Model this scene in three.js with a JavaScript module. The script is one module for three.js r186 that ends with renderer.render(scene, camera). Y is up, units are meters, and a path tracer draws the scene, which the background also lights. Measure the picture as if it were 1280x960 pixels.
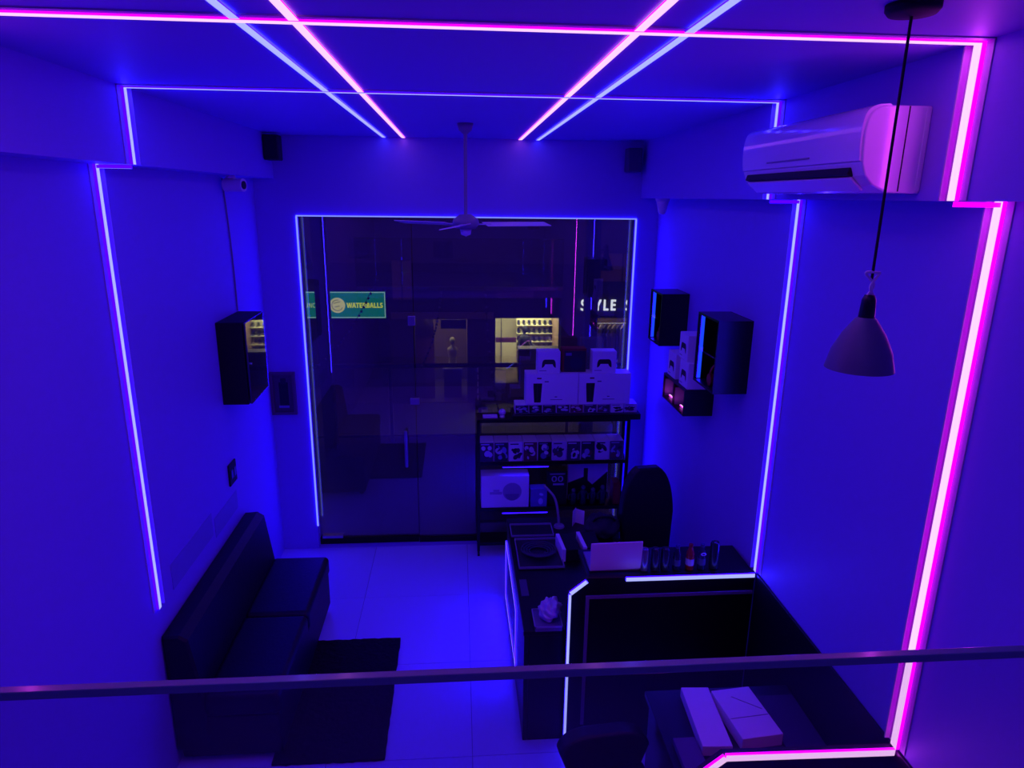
import * as THREE from 'three';
import { RoundedBoxGeometry } from 'three/addons/geometries/RoundedBoxGeometry.js';
import { mergeGeometries } from 'three/addons/utils/BufferGeometryUtils.js';
import { FontLoader } from 'three/addons/loaders/FontLoader.js';
import { TextGeometry } from 'three/addons/geometries/TextGeometry.js';
import { RectAreaLightUniformsLib } from 'three/addons/lights/RectAreaLightUniformsLib.js';

// ---------------------------------------------------------------- camera, light, exposure
RectAreaLightUniformsLib.init();
const scene = new THREE.Scene();
scene.background = new THREE.Color(0x000000);
const camera = new THREE.PerspectiveCamera(58.97, 4 / 3, 0.05, 100);
camera.position.set(0, 3, 0);
camera.quaternion.setFromRotationMatrix(new THREE.Matrix4().makeBasis(
  new THREE.Vector3(0.99705, 0.011546, 0.075871), new THREE.Vector3(0.008999, 0.964211, -0.264982), new THREE.Vector3(-0.076215, 0.264884, 0.961264)));
scene.add(camera);
const renderer = new THREE.WebGLRenderer();
renderer.toneMapping = THREE.LinearToneMapping;
renderer.toneMappingExposure = 1;
renderer.shadowMap.enabled = true;
// the LED strips: the colour of each kind of light and how strong it is (radiance of the diffuser)
const BLUE = new THREE.Color().setRGB(0.012, 0.0, 1), PINK = new THREE.Color().setRGB(0.62, 0.0, 0.9);
const BLUE_POWER = 25, PINK_POWER = 9.5, SIDE = 0.38;

// ---------------------------------------------------------------- helpers
let seed = 7;
const rnd = () => ((seed = (seed * 1664525 + 1013904223) >>> 0) / 4294967296);
const used = new Map();
function numbered(name) {
  const n = used.get(name) ?? 0; used.set(name, n + 1);
  return n ? name + '_' + String(n).padStart(3, '0') : name;
}
function thing(name, label, category, [x, y, z] = [0, 0, 0], group, turn = 0) {
  const o = new THREE.Group(); o.name = numbered(name); o.position.set(x, y, z); o.rotation.y = turn;
  o.userData = { label, category }; if (group) o.userData.group = group;
  scene.add(o); return o;
}
function part(name, geo, mat, parent, pos = [0, 0, 0], rot = [0, 0, 0]) {
  const m = new THREE.Mesh(geo, mat); m.name = name; m.position.set(...pos); m.rotation.set(...rot); parent.add(m); return m;
}
function struct(name, geo, mat, label, category) {
  const m = new THREE.Mesh(geo, mat); m.name = name; m.userData = { kind: 'structure', label, category }; scene.add(m); return m;
}
function solo(name, geo, mat, label, category, pos, group, rot = [0, 0, 0]) {
  const m = new THREE.Mesh(geo, mat); m.name = numbered(name); m.position.set(...pos); m.rotation.set(...rot);
  m.userData = { label, category }; if (group) m.userData.group = group; scene.add(m); return m;
}
const bx = (x0, x1, y0, y1, z0, z1) => new THREE.BoxGeometry(x1 - x0, y1 - y0, z1 - z0).translate((x0 + x1) / 2, (y0 + y1) / 2, (z0 + z1) / 2);
const rb = (x0, x1, y0, y1, z0, z1, r = 0.006, s = 2) => new RoundedBoxGeometry(x1 - x0, y1 - y0, z1 - z0, s, r).translate((x0 + x1) / 2, (y0 + y1) / 2, (z0 + z1) / 2);
const lathe = (pts, n = 28) => new THREE.LatheGeometry(pts.map(([r, y]) => new THREE.Vector2(r, y)), n);
const tube = (pts, r, n = 40, k = 8) => new THREE.TubeGeometry(new THREE.CatmullRomCurve3(pts.map((p) => new THREE.Vector3(...p))), n, r, k);
const cyl = (r0, r1, h, n = 20) => new THREE.CylinderGeometry(r0, r1, h, n);
const plain = (geos) => mergeGeometries(geos.map((g) => { const q = g.index ? g.toNonIndexed() : g; for (const k of Object.keys(q.attributes)) if (!['position', 'normal', 'uv'].includes(k)) q.deleteAttribute(k); return q; }));
const std = (c, roughness = 0.6, more = {}) => new THREE.MeshPhysicalMaterial({ color: c, roughness, ...more });
function noiseTexture(size, cells, lo, hi, octaves = 4, s0 = 3) {
  let s = s0; const r = () => ((s = (s * 1664525 + 1013904223) >>> 0) / 4294967296);
  const out = new Float32Array(size * size);
  let amp = 1, total = 0;
  for (let o = 0, c = cells; o < octaves; o++, c *= 2, amp *= 0.5) {
    const g = Array.from({ length: c * c }, r); total += amp;
    for (let y = 0; y < size; y++) for (let x = 0; x < size; x++) {
      const fx = x / size * c, fy = y / size * c, x0 = Math.floor(fx), y0 = Math.floor(fy), tx = fx - x0, ty = fy - y0;
      const a = (i, j) => g[((j + c) % c) * c + ((i + c) % c)], sx = tx * tx * (3 - 2 * tx), sy = ty * ty * (3 - 2 * ty);
      out[y * size + x] += amp * ((a(x0, y0) * (1 - sx) + a(x0 + 1, y0) * sx) * (1 - sy) + (a(x0, y0 + 1) * (1 - sx) + a(x0 + 1, y0 + 1) * sx) * sy);
    }
  }
  const data = new Uint8Array(size * size * 4);
  for (let i = 0; i < size * size; i++) { const v = (lo + (hi - lo) * out[i] / total) * 255; data[i * 4] = data[i * 4 + 1] = data[i * 4 + 2] = v; data[i * 4 + 3] = 255; }
  const t = new THREE.DataTexture(data, size, size); t.magFilter = THREE.LinearFilter; t.minFilter = THREE.LinearMipmapLinearFilter; t.generateMipmaps = true;
  t.wrapS = t.wrapT = THREE.RepeatWrapping; t.needsUpdate = true; return t;
}
function print(w, h, draw) {
  const c = document.createElement('canvas'); c.width = w; c.height = h; draw(c.getContext('2d'), w, h);
  const t = new THREE.CanvasTexture(c); t.colorSpace = THREE.SRGBColorSpace; t.magFilter = THREE.LinearFilter; return t;
}
const grain = noiseTexture(256, 8, 0.3, 0.7), fine = noiseTexture(256, 48, 0.2, 0.8, 3, 11);

// ---------------------------------------------------------------- materials
const M = {
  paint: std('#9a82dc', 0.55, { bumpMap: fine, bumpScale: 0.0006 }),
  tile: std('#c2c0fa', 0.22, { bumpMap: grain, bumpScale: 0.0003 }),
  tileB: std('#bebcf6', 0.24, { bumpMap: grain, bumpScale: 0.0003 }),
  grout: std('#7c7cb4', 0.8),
  black: std('#060608', 0.32),
  blackMatte: std('#070709', 0.7),
  blackMetal: std('#0a0a0c', 0.42, { metalness: 0.3 }),
  leather: std('#0a0b12', 0.5, { bumpMap: fine, bumpScale: 0.0015 }),
  laminate: std('#08080c', 0.38),
  whiteCard: std('#f0f0f3', 0.55),
  whitePlastic: std('#e4e4e6', 0.3),
  whiteGloss: std('#e8e8ea', 0.16, { clearcoat: 0.4, clearcoatRoughness: 0.08 }),
  greyPlastic: std('#8d8d92', 0.4),
  darkVent: std('#0c0c10', 0.7),
  steel: std('#b9bcc2', 0.3, { metalness: 0.9 }),
  chrome: std('#d6d8de', 0.16, { metalness: 1 }),
  channel: std('#c9c9cc', 0.5),
  opal: std('#7a6e86', 0.5),
  red: std('#8c1320', 0.5),
  rug: std('#050509', 0.95, { bumpMap: fine, bumpScale: 0.012 }),
  glass: new THREE.MeshPhysicalMaterial({ color: '#dfe2e4', transmission: 0.94, thickness: 0, roughness: 0.0, ior: 1.9 }),
  railGlass: new THREE.MeshPhysicalMaterial({ color: '#f0f0f4', transmission: 1, thickness: 0, roughness: 0.0, ior: 1.45 }),
  glassEdge: std('#5f7f86', 0.22, { clearcoat: 0.6, clearcoatRoughness: 0.1 }),
  clear: new THREE.MeshPhysicalMaterial({ color: '#ffffff', transmission: 1, thickness: 0, roughness: 0.02, ior: 1.4 }),
  facade: std('#54464c', 0.8), facadeDark: std('#2c252b', 0.85), pier: std('#3d3036', 0.8),
  granite: std('#0d0c10', 0.35), pavement: std('#6a5445', 0.8),
  cream: std('#d8cf9e', 0.7), tan: std('#8a6d55', 0.8),
};

// ---------------------------------------------------------------- LED strips
const stripMaterials = {
  blue: { face: new THREE.MeshStandardMaterial({ color: '#101018', emissive: new THREE.Color().setRGB(0.44, 0.48, 1.15), roughness: 0.6 }), side: new THREE.MeshStandardMaterial({ color: '#101018', emissive: BLUE, emissiveIntensity: BLUE_POWER * SIDE, roughness: 0.6 }) },
  pink: { face: new THREE.MeshStandardMaterial({ color: '#101018', emissive: new THREE.Color().setRGB(1.15, 0.68, 1.15), roughness: 0.6 }), side: new THREE.MeshStandardMaterial({ color: '#101018', emissive: PINK, emissiveIntensity: PINK_POWER * SIDE, roughness: 0.6 }) },
};
stripMaterials.dim = { face: new THREE.MeshStandardMaterial({ color: '#101018', emissive: new THREE.Color().setRGB(0.24, 0.3, 1.1), roughness: 0.6 }), side: stripMaterials.blue.side };
stripMaterials.deep = { face: new THREE.MeshStandardMaterial({ color: '#101018', emissive: new THREE.Color().setRGB(0.01, 0.06, 1.0), roughness: 0.6 }), side: stripMaterials.blue.side };
function basis(a, b, n) {
  const x = new THREE.Vector3().subVectors(b, a).normalize(), z = n.clone().normalize(), y = new THREE.Vector3().crossVectors(z, x);
  return new THREE.Matrix4().makeBasis(x, y, z);
}
/* one straight run of LED profile from a to b on a surface whose normal is n: a raised diffuser, its shallow channel and the light it gives */
function run(root, kind, a, b, n, { w = 0.026, h = 0.014, channel = 0.09, lip = 0, power = 1, name = 'diffuser', look = kind } = {}) {
  a = new THREE.Vector3(...a).sub(root.position); b = new THREE.Vector3(...b).sub(root.position); n = new THREE.Vector3(...n).normalize();
  const len = a.distanceTo(b), mid = a.clone().add(b).multiplyScalar(0.5), m4 = basis(a, b, n), q = new THREE.Quaternion().setFromRotationMatrix(m4);
  const { face, side } = stripMaterials[look];
  if (channel) {
    const geos = [new THREE.BoxGeometry(len, channel, 0.004).translate(0, 0, 0.002)];
    if (lip) geos.push(new THREE.BoxGeometry(len, 0.006, 0.022).translate(0, lip * (channel / 2), 0.011));
    const c = new THREE.Mesh(plain(geos), M.channel); c.name = 'channel'; c.quaternion.copy(q); c.position.copy(mid); root.add(c);
  }
  const d = new THREE.Mesh(new THREE.BoxGeometry(len, w, h), [side, side, side, side, face, face]);
  d.name = name; d.quaternion.copy(q); d.position.copy(mid).addScaledVector(n, 0.003 + h / 2); root.add(d);
  const light = new THREE.RectAreaLight(kind === 'blue' ? BLUE : PINK, (kind === 'blue' ? BLUE_POWER : PINK_POWER) * power, len, w);
  light.quaternion.setFromRotationMatrix(basis(a, b, n.clone().negate()));
  light.position.copy(mid).addScaledVector(n, h + 0.006); light.name = 'strip_light'; root.add(light);
}

// ---------------------------------------------------------------- room
const XL = -1.55, XR = 1.595, BL = -1.395, BR = 1.445, YC = 3.43, ZF = -5.5, ZB = 1.8, T = 0.15;
const WX0 = -1.25, WX1 = 1.42, WY = 2.84;
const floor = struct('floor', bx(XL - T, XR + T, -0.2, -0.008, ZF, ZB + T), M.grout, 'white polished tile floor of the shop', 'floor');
{
  const S = 0.8, g = 0.003;
  for (let i = 0, x = XL; x < XR - 0.01; x += S, i++) for (let j = 0, z = ZF; z < -0.4; z += S, j++) {
    const x1 = Math.min(x + S, XR), z1 = Math.min(z + S, -0.4);
    part('tile', rb(x + g / 2, x1 - g / 2, -0.008, 0, z + g / 2, z1 - g / 2, 0.0015, 1), (i * 7 + j * 3) % 4 ? M.tile : M.tileB, floor);
  }
}
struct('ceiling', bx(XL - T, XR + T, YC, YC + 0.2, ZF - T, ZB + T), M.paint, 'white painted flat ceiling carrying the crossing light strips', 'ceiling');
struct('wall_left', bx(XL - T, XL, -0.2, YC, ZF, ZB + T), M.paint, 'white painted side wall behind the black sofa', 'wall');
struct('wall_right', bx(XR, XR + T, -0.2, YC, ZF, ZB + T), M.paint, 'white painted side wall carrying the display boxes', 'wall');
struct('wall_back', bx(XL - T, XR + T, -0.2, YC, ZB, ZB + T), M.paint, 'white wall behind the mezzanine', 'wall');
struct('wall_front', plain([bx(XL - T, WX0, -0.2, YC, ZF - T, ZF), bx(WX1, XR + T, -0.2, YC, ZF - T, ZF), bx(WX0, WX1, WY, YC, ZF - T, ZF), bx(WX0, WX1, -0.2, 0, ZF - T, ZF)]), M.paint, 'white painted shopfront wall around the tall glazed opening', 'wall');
struct('trim_1', bx(XL, BL, 3.117, YC, ZF, ZB), M.paint, 'white ceiling beam box above the sofa wall', 'ceiling beam');
struct('trim_2', bx(BR, XR, 3.005, YC, ZF, ZB), M.paint, 'white ceiling beam box behind the air conditioner', 'ceiling beam');
struct('trim_3', rb(XR - 0.012, XR, 0, 1.06, -3.154, 0.6, 0.003), M.laminate, 'black laminate dado panel on the wall between the two desks', 'wall panel');
struct('trim_4', bx(XL, XR, 1.5, 1.62, -0.72, ZB), M.paint, 'slab of the mezzanine floor behind the glass balustrade', 'mezzanine');

// glazed shopfront: a fixed pane and a glass door
{
  const gz = ZF - 0.09;
  const win = new THREE.Group(); win.name = 'window_1'; win.position.set((WX0 + WX1) / 2, 0, gz); win.userData = { kind: 'structure', label: 'tall frameless fixed shopfront pane beside the glass door', category: 'window' }; scene.add(win);
  const ox = win.position.x;
  part('pane', bx(-0.374 - ox, WX1 - ox, 0.02, WY, -0.005, 0.005), M.glass, win);
  part('sill_channel', bx(-0.374 - ox, WX1 - ox, 0, 0.045, -0.03, 0.03), M.blackMetal, win);
  const door = new THREE.Group(); door.name = 'door_1'; door.position.set(WX0, 0, gz); door.userData = { kind: 'structure', label: 'frameless glass shop door with a slim steel pull handle', category: 'door' }; scene.add(door);
  const dx = WX0;
  part('pane', bx(0, -0.38 - dx, 0.02, WY, -0.005, 0.005), M.glass, door);
  part('bottom_rail', bx(0, -0.38 - dx, 0.004, 0.06, -0.025, 0.025), M.blackMetal, door);
  part('hinge_patch', rb(0.02, 0.2, 0.06, 0.085, -0.03, 0.034, 0.004), M.steel, door);
  const h = part('pull_handle', rb(-0.48 - dx, -0.452 - dx, 0.735, 1.07, 0.045, 0.07, 0.01), M.steel, door);
  part('standoff', plain([0.79, 1.02].map((y) => cyl(0.007, 0.007, 0.05).rotateX(Math.PI / 2).translate(-0.466 - dx, y, 0.025))), M.steel, h);
  part('lock_plate', rb(-0.425 - dx, -0.365 - dx, 1.97, 2.05, -0.02, 0.02, 0.005), M.steel, door);
  part('lock_plate', rb(-0.425 - dx, -0.345 - dx, 1.29, 1.345, -0.02, 0.02, 0.005), M.steel, door);
}

// ---------------------------------------------------------------- the light strips of the room
{
  const zb = -3.162, zp = -1.945;
  const loop = (kind, z, label, yl, power) => {
    const t = thing(kind === 'blue' ? 'blue_light_strip' : 'pink_light_strip', label, 'light strip', [0, 0, z]);
    const o = kind === 'pink' ? { power, lip: -1, w: 0.032 } : { power, lip: -1 };
    if (yl) run(t, kind, [XL, yl, z], [XL, 3.117, z], [1, 0, 0], { ...o, power: power * 1.45 });
    run(t, kind, [XL, 3.117, z], [BL, 3.117, z], [0, -1, 0], { power: power * 0.6, channel: 0, w: 0.02 });
    run(t, kind, [BL, 3.117, z], [BL, YC, z], [1, 0, 0], o);
    run(t, kind, [BL, YC, z], [BR, YC, z], [0, -1, 0], { ...o, power: power * 0.5, h: 0.006, lip: 0 });
    run(t, kind, [BR, YC, z], [BR, 3.005, z], [-1, 0, 0], o);
    run(t, kind, [BR, 3.005, z], [XR, 3.005, z], [0, -1, 0], { power: power * 0.6, channel: 0, w: 0.02 });
    run(t, kind, [XR, 3.005, z], [XR, 1.066, z], [-1, 0, 0], { ...o, power: power * (kind === 'blue' ? 1.45 : 1.15) });
  };
  loop('blue', zb, 'blue light strip looping over ceiling, beams and walls down to the desk ledge', 0.96, 1.25);
  loop('pink', zp, 'pink light strip crossing ceiling beside the air conditioner and down the wall', 0, 1.4);
  for (const [kind, x, label] of [['blue', -0.555, 'blue ceiling strip running to the shopfront, on the sofa side'], ['pink', -0.41, 'pink ceiling strip running to the shopfront, on the sofa side'], ['pink', 0.475, 'pink ceiling strip running to the shopfront, on the air conditioner side'], ['blue', 0.61, 'blue ceiling strip running to the shopfront, on the air conditioner side']]) {
    const t = thing(kind === 'blue' ? 'blue_light_strip' : 'pink_light_strip', label, 'light strip', [x, YC, 0]);
    run(t, kind, [x, YC, ZF + 0.02], [x, YC, 1.4], [0, -1, 0], { channel: 0, power: 0.3, h: 0.004 });
  }
  for (const [kind, z, lab] of [['pink', 0.4, 'short pink light strip on the wall under the mezzanine'], ['blue', 1.1, 'short blue light strip on the wall under the mezzanine']]) {
    const u = thing(kind === 'blue' ? 'blue_light_strip' : 'pink_light_strip', lab, 'light strip', [XR, 1.06, z]);
    run(u, kind, [XR, 1.07, z], [XR, 1.498, z], [-1, 0, 0], { channel: 0 });
  }
  const t = thing('blue_light_strip', 'thin blue light strip framing the glazed shopfront opening', 'light strip', [WX0, 0, ZF]);
  const o = { w: 0.014, h: 0.008, power: 3.0, look: 'dim' };
  run(t, 'blue', [WX0 + 0.005, 0.22, ZF + 0.002], [WX0 + 0.005, WY, ZF + 0.002], [0, 0, 1], { ...o, channel: 0 });
  run(t, 'blue', [WX0, WY + 0.005, ZF + 0.002], [WX1, WY + 0.005, ZF + 0.002], [0, 0, 1], { ...o, channel: 0, power: 1, w: 0.009 });
  run(t, 'blue', [WX1 - 0.005, WY, ZF + 0.002], [WX1 - 0.005, 0.1, ZF + 0.002], [0, 0, 1], { ...o, channel: 0 });
}

// ---------------------------------------------------------------- reception desk, its partition and ledge
{
  const x0 = 0.333, x1 = 1.05, z0 = -4.55, z1 = -3.195, H = 0.72;
  const t = thing('reception_desk', 'low black reception desk with a slim light outline on its front', 'desk', [x0, 0, z1]);
  const L = (a, b, c, d, e, f, r) => rb(a - x0, b - x0, c, d, e - z1, f - z1, r ?? 0.004);
  part('desktop', L(x0, x1, H - 0.03, H, z0, z1), M.laminate, t);
  part('front_panel', L(x0 + 0.004, x0 + 0.03, 0, H - 0.03, z0, z1), M.laminate, t);
  part('end_panel', L(x0 + 0.03, 0.57, 0, H - 0.03, z1 - 0.03, z1), M.laminate, t);
  part('back_panel', L(x0 + 0.03, x1, 0, H - 0.03, z0, z0 + 0.03), M.laminate, t);
  const b = thing('blue_light_strip', 'pale light strip drawing a rectangle on the reception desk front', 'light strip', [x0, 0, -4.1]);
  const o = { channel: 0, w: 0.009, h: 0.006, power: 4.6 }, a = x0 + 0.003;
  run(b, 'blue', [a, 0.545, -4.53], [a, 0.545, -3.65], [-1, 0, 0], o); run(b, 'blue', [a, 0.1, -4.53], [a, 0.16, -3.65], [-1, 0, 0], o);
  run(b, 'blue', [a, 0.1, -4.53], [a, 0.545, -4.53], [-1, 0, 0], o); run(b, 'blue', [a, 0.1, -3.65], [a, 0.545, -3.65], [-1, 0, 0], o);
}
const outline = (pts, depth, bevel = 0.003) => new THREE.ExtrudeGeometry(new THREE.Shape(pts.map((p) => new THREE.Vector2(...p))), { depth, bevelEnabled: true, bevelSize: bevel, bevelThickness: bevel, bevelSegments: 1 });
{
  const t = thing('desk_partition', 'black panel with a clipped corner and a ledge holding the drinks', 'partition', [0.562, 0, -3.17]);
  const X = (x) => x - 0.562;
  part('panel', outline([[0, 0.02], [0, 0.97], [X(0.667), 1.055], [X(1.58), 1.055], [X(1.58), 0.02]], 0.02), M.laminate, t, [0, 0, -0.012]);
  part('plinth', bx(0.02, X(1.58), 0, 0.02, -0.012, 0.004), M.blackMatte, t);
  part('ledge', rb(X(0.667), X(1.58), 1.03, 1.055, -0.3, -0.016, 0.004), M.laminate, t);
  part('unlit_strip', plain([bx(X(0.66), X(1.575), 0.935, 0.953, 0.011, 0.018), bx(X(0.66), X(0.678), 0.13, 0.935, 0.011, 0.018)]), M.opal, t).userData.label = 'unlit opal strip inlaid in black panel';
  const z = -3.158, b = thing('blue_light_strip', 'blue light strip along the top and side of the drinks partition', 'light strip', [0.562, 0, z]), o = { channel: 0, w: 0.022, h: 0.01 };
  run(b, 'blue', [0.87, 1.05, z], [1.575, 1.05, z], [0, 0, 1], o);
  run(b, 'blue', [0.575, 0.975, z], [0.66, 1.045, z], [0, 0, 1], o);
  run(b, 'blue', [0.572, 0.02, z], [0.572, 0.97, z], [0, 0, 1], { ...o, w: 0.014 });
}
{
  const t = thing('desk_partition', 'black panel with a clipped corner in front of the white cartons', 'partition', [0.83, 0, -1.955]);
  const X = (x) => x - 0.83;
  part('panel', outline([[0, 0.02], [0, 0.975], [X(0.935), 1.07], [X(1.58), 1.055], [X(1.58), 0.02]], 0.02), M.laminate, t, [0, 0, -0.012]);
  part('plinth', bx(0.02, X(1.58), 0, 0.02, -0.012, 0.004), M.blackMatte, t);
  const z = -1.944, b = thing('pink_light_strip', 'pink light strip along the top of the partition by the cartons', 'light strip', [0.83, 0, z]), o = { channel: 0, w: 0.026, h: 0.012 };
  run(b, 'pink', [0.94, 1.066, z], [1.578, 1.052, z], [0, 0, 1], o);
  run(b, 'pink', [0.84, 0.98, z], [0.94, 1.066, z], [0, 0, 1], o);
  run(b, 'pink', [0.842, 0.02, z], [0.842, 0.975, z], [0, 0, 1], { ...o, w: 0.02 });
  const d = thing('side_desk', 'black work desk holding the white cartons behind the clipped panel', 'desk', [0.872, 0, -2.7]);
  part('desktop', rb(0, 0.703, 0.69, 0.72, 0, 0.72, 0.004), M.laminate, d);
  part('side_panel', rb(0.02, 0.045, 0, 0.69, 0.02, 0.7, 0.003), M.laminate, d);
  part('side_panel', rb(0.67, 0.695, 0, 0.69, 0.02, 0.7, 0.003), M.laminate, d);
}

// ---------------------------------------------------------------- sofa and rug
{
  const t = thing('sofa', 'black leather two-seat armless sofa against the wall', 'sofa', [-1.262, 0, -3.87]);
  const hl = 0.73;
  part('backrest', outline([[-0.27, 0.1], [-0.27, 0.785], [-0.2, 0.79], [-0.165, 0.765], [-0.115, 0.4], [-0.115, 0.1]], 2 * hl - 0.03, 0.012), M.leather, t, [0, 0, -hl + 0.015]);
  part('seat_cushion', rb(-0.12, 0.285, 0.29, 0.43, -hl, -0.004, 0.035, 4), M.leather, t);
  part('seat_cushion', rb(-0.12, 0.285, 0.29, 0.43, 0.004, hl, 0.035, 4), M.leather, t);
  part('base', rb(-0.26, 0.275, 0.035, 0.3, -hl + 0.01, hl - 0.01, 0.015), M.leather, t);
  for (const sx of [-0.22, 0.23]) for (const sz of [-0.66, 0.66]) part('leg', cyl(0.02, 0.016, 0.04).translate(sx, 0.02 + (sx > 0 ? 0.0 : 0), sz), M.blackMatte, t);
}
{
  const sh = new THREE.Shape(), w = 0.3, l = 0.53, P = [];
  const edge = (ax, ay, bx_, by_) => { for (let i = 0; i < 24; i++) { const k = i / 24; P.push(new THREE.Vector2(ax + (bx_ - ax) * k + (rnd() - 0.5) * 0.008, ay + (by_ - ay) * k + (rnd() - 0.5) * 0.008)); } };
  edge(-w, -l, w, -l); edge(w, -l, w, l); edge(w, l, -w, l); edge(-w, l, -w, -l);
  sh.setFromPoints(P);
  solo('floor_rug', new THREE.ExtrudeGeometry(sh, { depth: 0.014, bevelEnabled: true, bevelSize: 0.004, bevelThickness: 0.003, bevelSegments: 1 }).rotateX(-Math.PI / 2), M.rug, 'black shaggy rug lying on white floor beside the sofa', 'rug', [-0.735, 0.003, -3.63]);
}
// thin added sheets, a greyish band on the wall over the sofa, and the socket
{
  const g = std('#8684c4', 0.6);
  for (const [za, zb, ya, yb, lab] of [[-4.46, -4.02, 0.9, 1.03, 'thin added greyish sheet on the wall below the switch plate'], [-3.98, -3.36, 0.94, 1.09, 'thin added greyish sheet on the wall beside the light strip']]) solo('wall_band', rb(-0.002, 0.002, ya, yb, za, zb, 0.001, 1), g, lab, 'wall guard', [XL + 0.0015, 0, 0], 'greyish wall sheets above the sofa');
  const t = thing('wall_socket', 'black switch plate on the wall above the sofa', 'switch', [XL, 1.18, -4.41]);
  part('plate', rb(0, 0.012, -0.075, 0.075, -0.07, 0.07, 0.004), M.blackMatte, t);
  for (const dz of [-0.03, 0.03]) part('rocker', rb(0.012, 0.017, -0.03, 0.03, dz - 0.022, dz + 0.022, 0.002), M.black, t);
}

// ---------------------------------------------------------------- air conditioner
{
  const t = thing('air_conditioner', 'white split air conditioner mounted on the ceiling beam', 'air conditioner', [BR, 3.02, -2.57]);
  const hl = 0.455, prof = (pts) => new THREE.Shape(pts.map((p) => new THREE.Vector2(...p)));
  const ext = (pts, len, bev) => new THREE.ExtrudeGeometry(prof(pts), { depth: len - 2 * bev, bevelEnabled: true, bevelSize: bev, bevelThickness: bev, bevelSegments: 3 }).translate(0, 0, -len / 2 + bev);
  // profile seen from the end: x from the beam outwards (negative), y up
  const curve = new THREE.CatmullRomCurve3([[-0.12, 0.258], [-0.16, 0.254], [-0.186, 0.238], [-0.197, 0.205], [-0.199, 0.15], [-0.194, 0.095]].map(([x, y]) => new THREE.Vector3(x, y, 0))).getPoints(20).map((p) => [p.x, p.y]);
  part('body', ext([[-0.008, 0.012], [-0.008, 0.258], ...curve, [-0.182, 0.062], [-0.155, 0.034], [-0.11, 0.014]], 2 * hl, 0.006), M.whiteGloss, t);
  part('back_plate', rb(-0.02, 0, 0.01, 0.262, -hl - 0.002, hl + 0.002, 0.006), M.whitePlastic, t);
  part('side_seam', rb(-0.075, -0.071, 0.012, 0.262, hl - 0.004, hl + 0.0015, 0.001, 1), M.darkVent, t);
  part('front_panel', ext([...curve.map(([x, y]) => [x - 0.004, y + 0.004]), ...curve.map(([x, y]) => [x - 0.012, y + 0.009]).reverse()], 2 * hl - 0.012, 0.002), M.whiteGloss, t);
  part('panel_trim', rb(-0.2155, -0.2105, 0.122, 0.128, -0.2, 0.14, 0.0015, 1), M.greyPlastic, t);
  part('outlet_slot', rb(-0.01, 0.012, -0.4, 0.4, -0.012, 0.012, 0.003).rotateX(Math.PI / 2), M.darkVent, t, [-0.195, 0.071, -0.01], [0, 0, -0.3]);
  part('louver', rb(-0.004, 0.004, -0.03, 0.03, -0.4, 0.4, 0.003), M.whitePlastic, t, [-0.171, 0.034, -0.01], [0, 0, 0.85]);
}

// ---------------------------------------------------------------- pendant lamp
{
  const t = thing('pendant_lamp', 'dark cone pendant lamp hanging on a long cord from ceiling', 'pendant lamp', [1.025, 3.43, -1.626]);
  part('canopy', lathe([[0, 0], [0.058, 0], [0.058, -0.012], [0.05, -0.022], [0.012, -0.026], [0, -0.026]]), M.blackMatte, t);
  part('cord', cyl(0.0035, 0.0035, 0.6, 8).translate(-0.001, -0.32, 0), M.blackMatte, t);
  part('cord_knot', tube([[0.018, -0.6, 0], [-0.004, -0.635, 0.004], [0.012, -0.665, 0], [-0.006, -0.665, -0.004], [0.006, -0.63, 0], [-0.02, -0.6, 0.002], [0.018, -0.6, 0]], 0.0035, 60), M.whitePlastic, t);
  part('socket', lathe([[0, -0.655], [0.012, -0.655], [0.017, -0.668], [0.02, -0.715], [0, -0.715]]), M.black, t);
  part('shade', lathe([[0.018, -0.71], [0.026, -0.716], [0.052, -0.755], [0.072, -0.798], [0.083, -0.845], [0.081, -0.845], [0.07, -0.799], [0.05, -0.757], [0.024, -0.719], [0.018, -0.714]], 40), std('#66667a', 0.45), t);
  part('bulb', new THREE.SphereGeometry(0.026, 16, 12).translate(0, -0.775, 0), M.whiteGloss, t);
}

// ---------------------------------------------------------------- ceiling fan
{
  const t = thing('ceiling_fan', 'violet-lit three-blade ceiling fan on a long rod', 'ceiling fan', [0.045, YC, -4.4]);
  part('canopy', lathe([[0, 0], [0.05, 0], [0.04, -0.04], [0.016, -0.06], [0, -0.06]]), M.greyPlastic, t);
  part('rod', cyl(0.011, 0.011, 0.52, 12).translate(0, -0.3, 0), M.greyPlastic, t);
  part('motor', lathe([[0, -0.535], [0.035, -0.535], [0.078, -0.565], [0.085, -0.595], [0.06, -0.625], [0, -0.63]]), M.greyPlastic, t);
  part('hub_cap', lathe([[0, -0.625], [0.036, -0.628], [0.03, -0.66], [0, -0.672]]), M.whitePlastic, t);
  for (let k = 0; k < 3; k++) {
    const a = 0.35 + k * 2 * Math.PI / 3;
    const g = rb(0.13, 0.58, -0.003, 0.003, -0.055, 0.055, 0.003, 1).rotateX(0.18), bl = part('blade', g, M.whitePlastic, t, [0, -0.597, 0], [0, a, 0]);
    part('blade_iron', rb(0.06, 0.17, -0.004, 0.004, -0.018, 0.018, 0.003, 1), M.steel, bl);
  }
}

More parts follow.
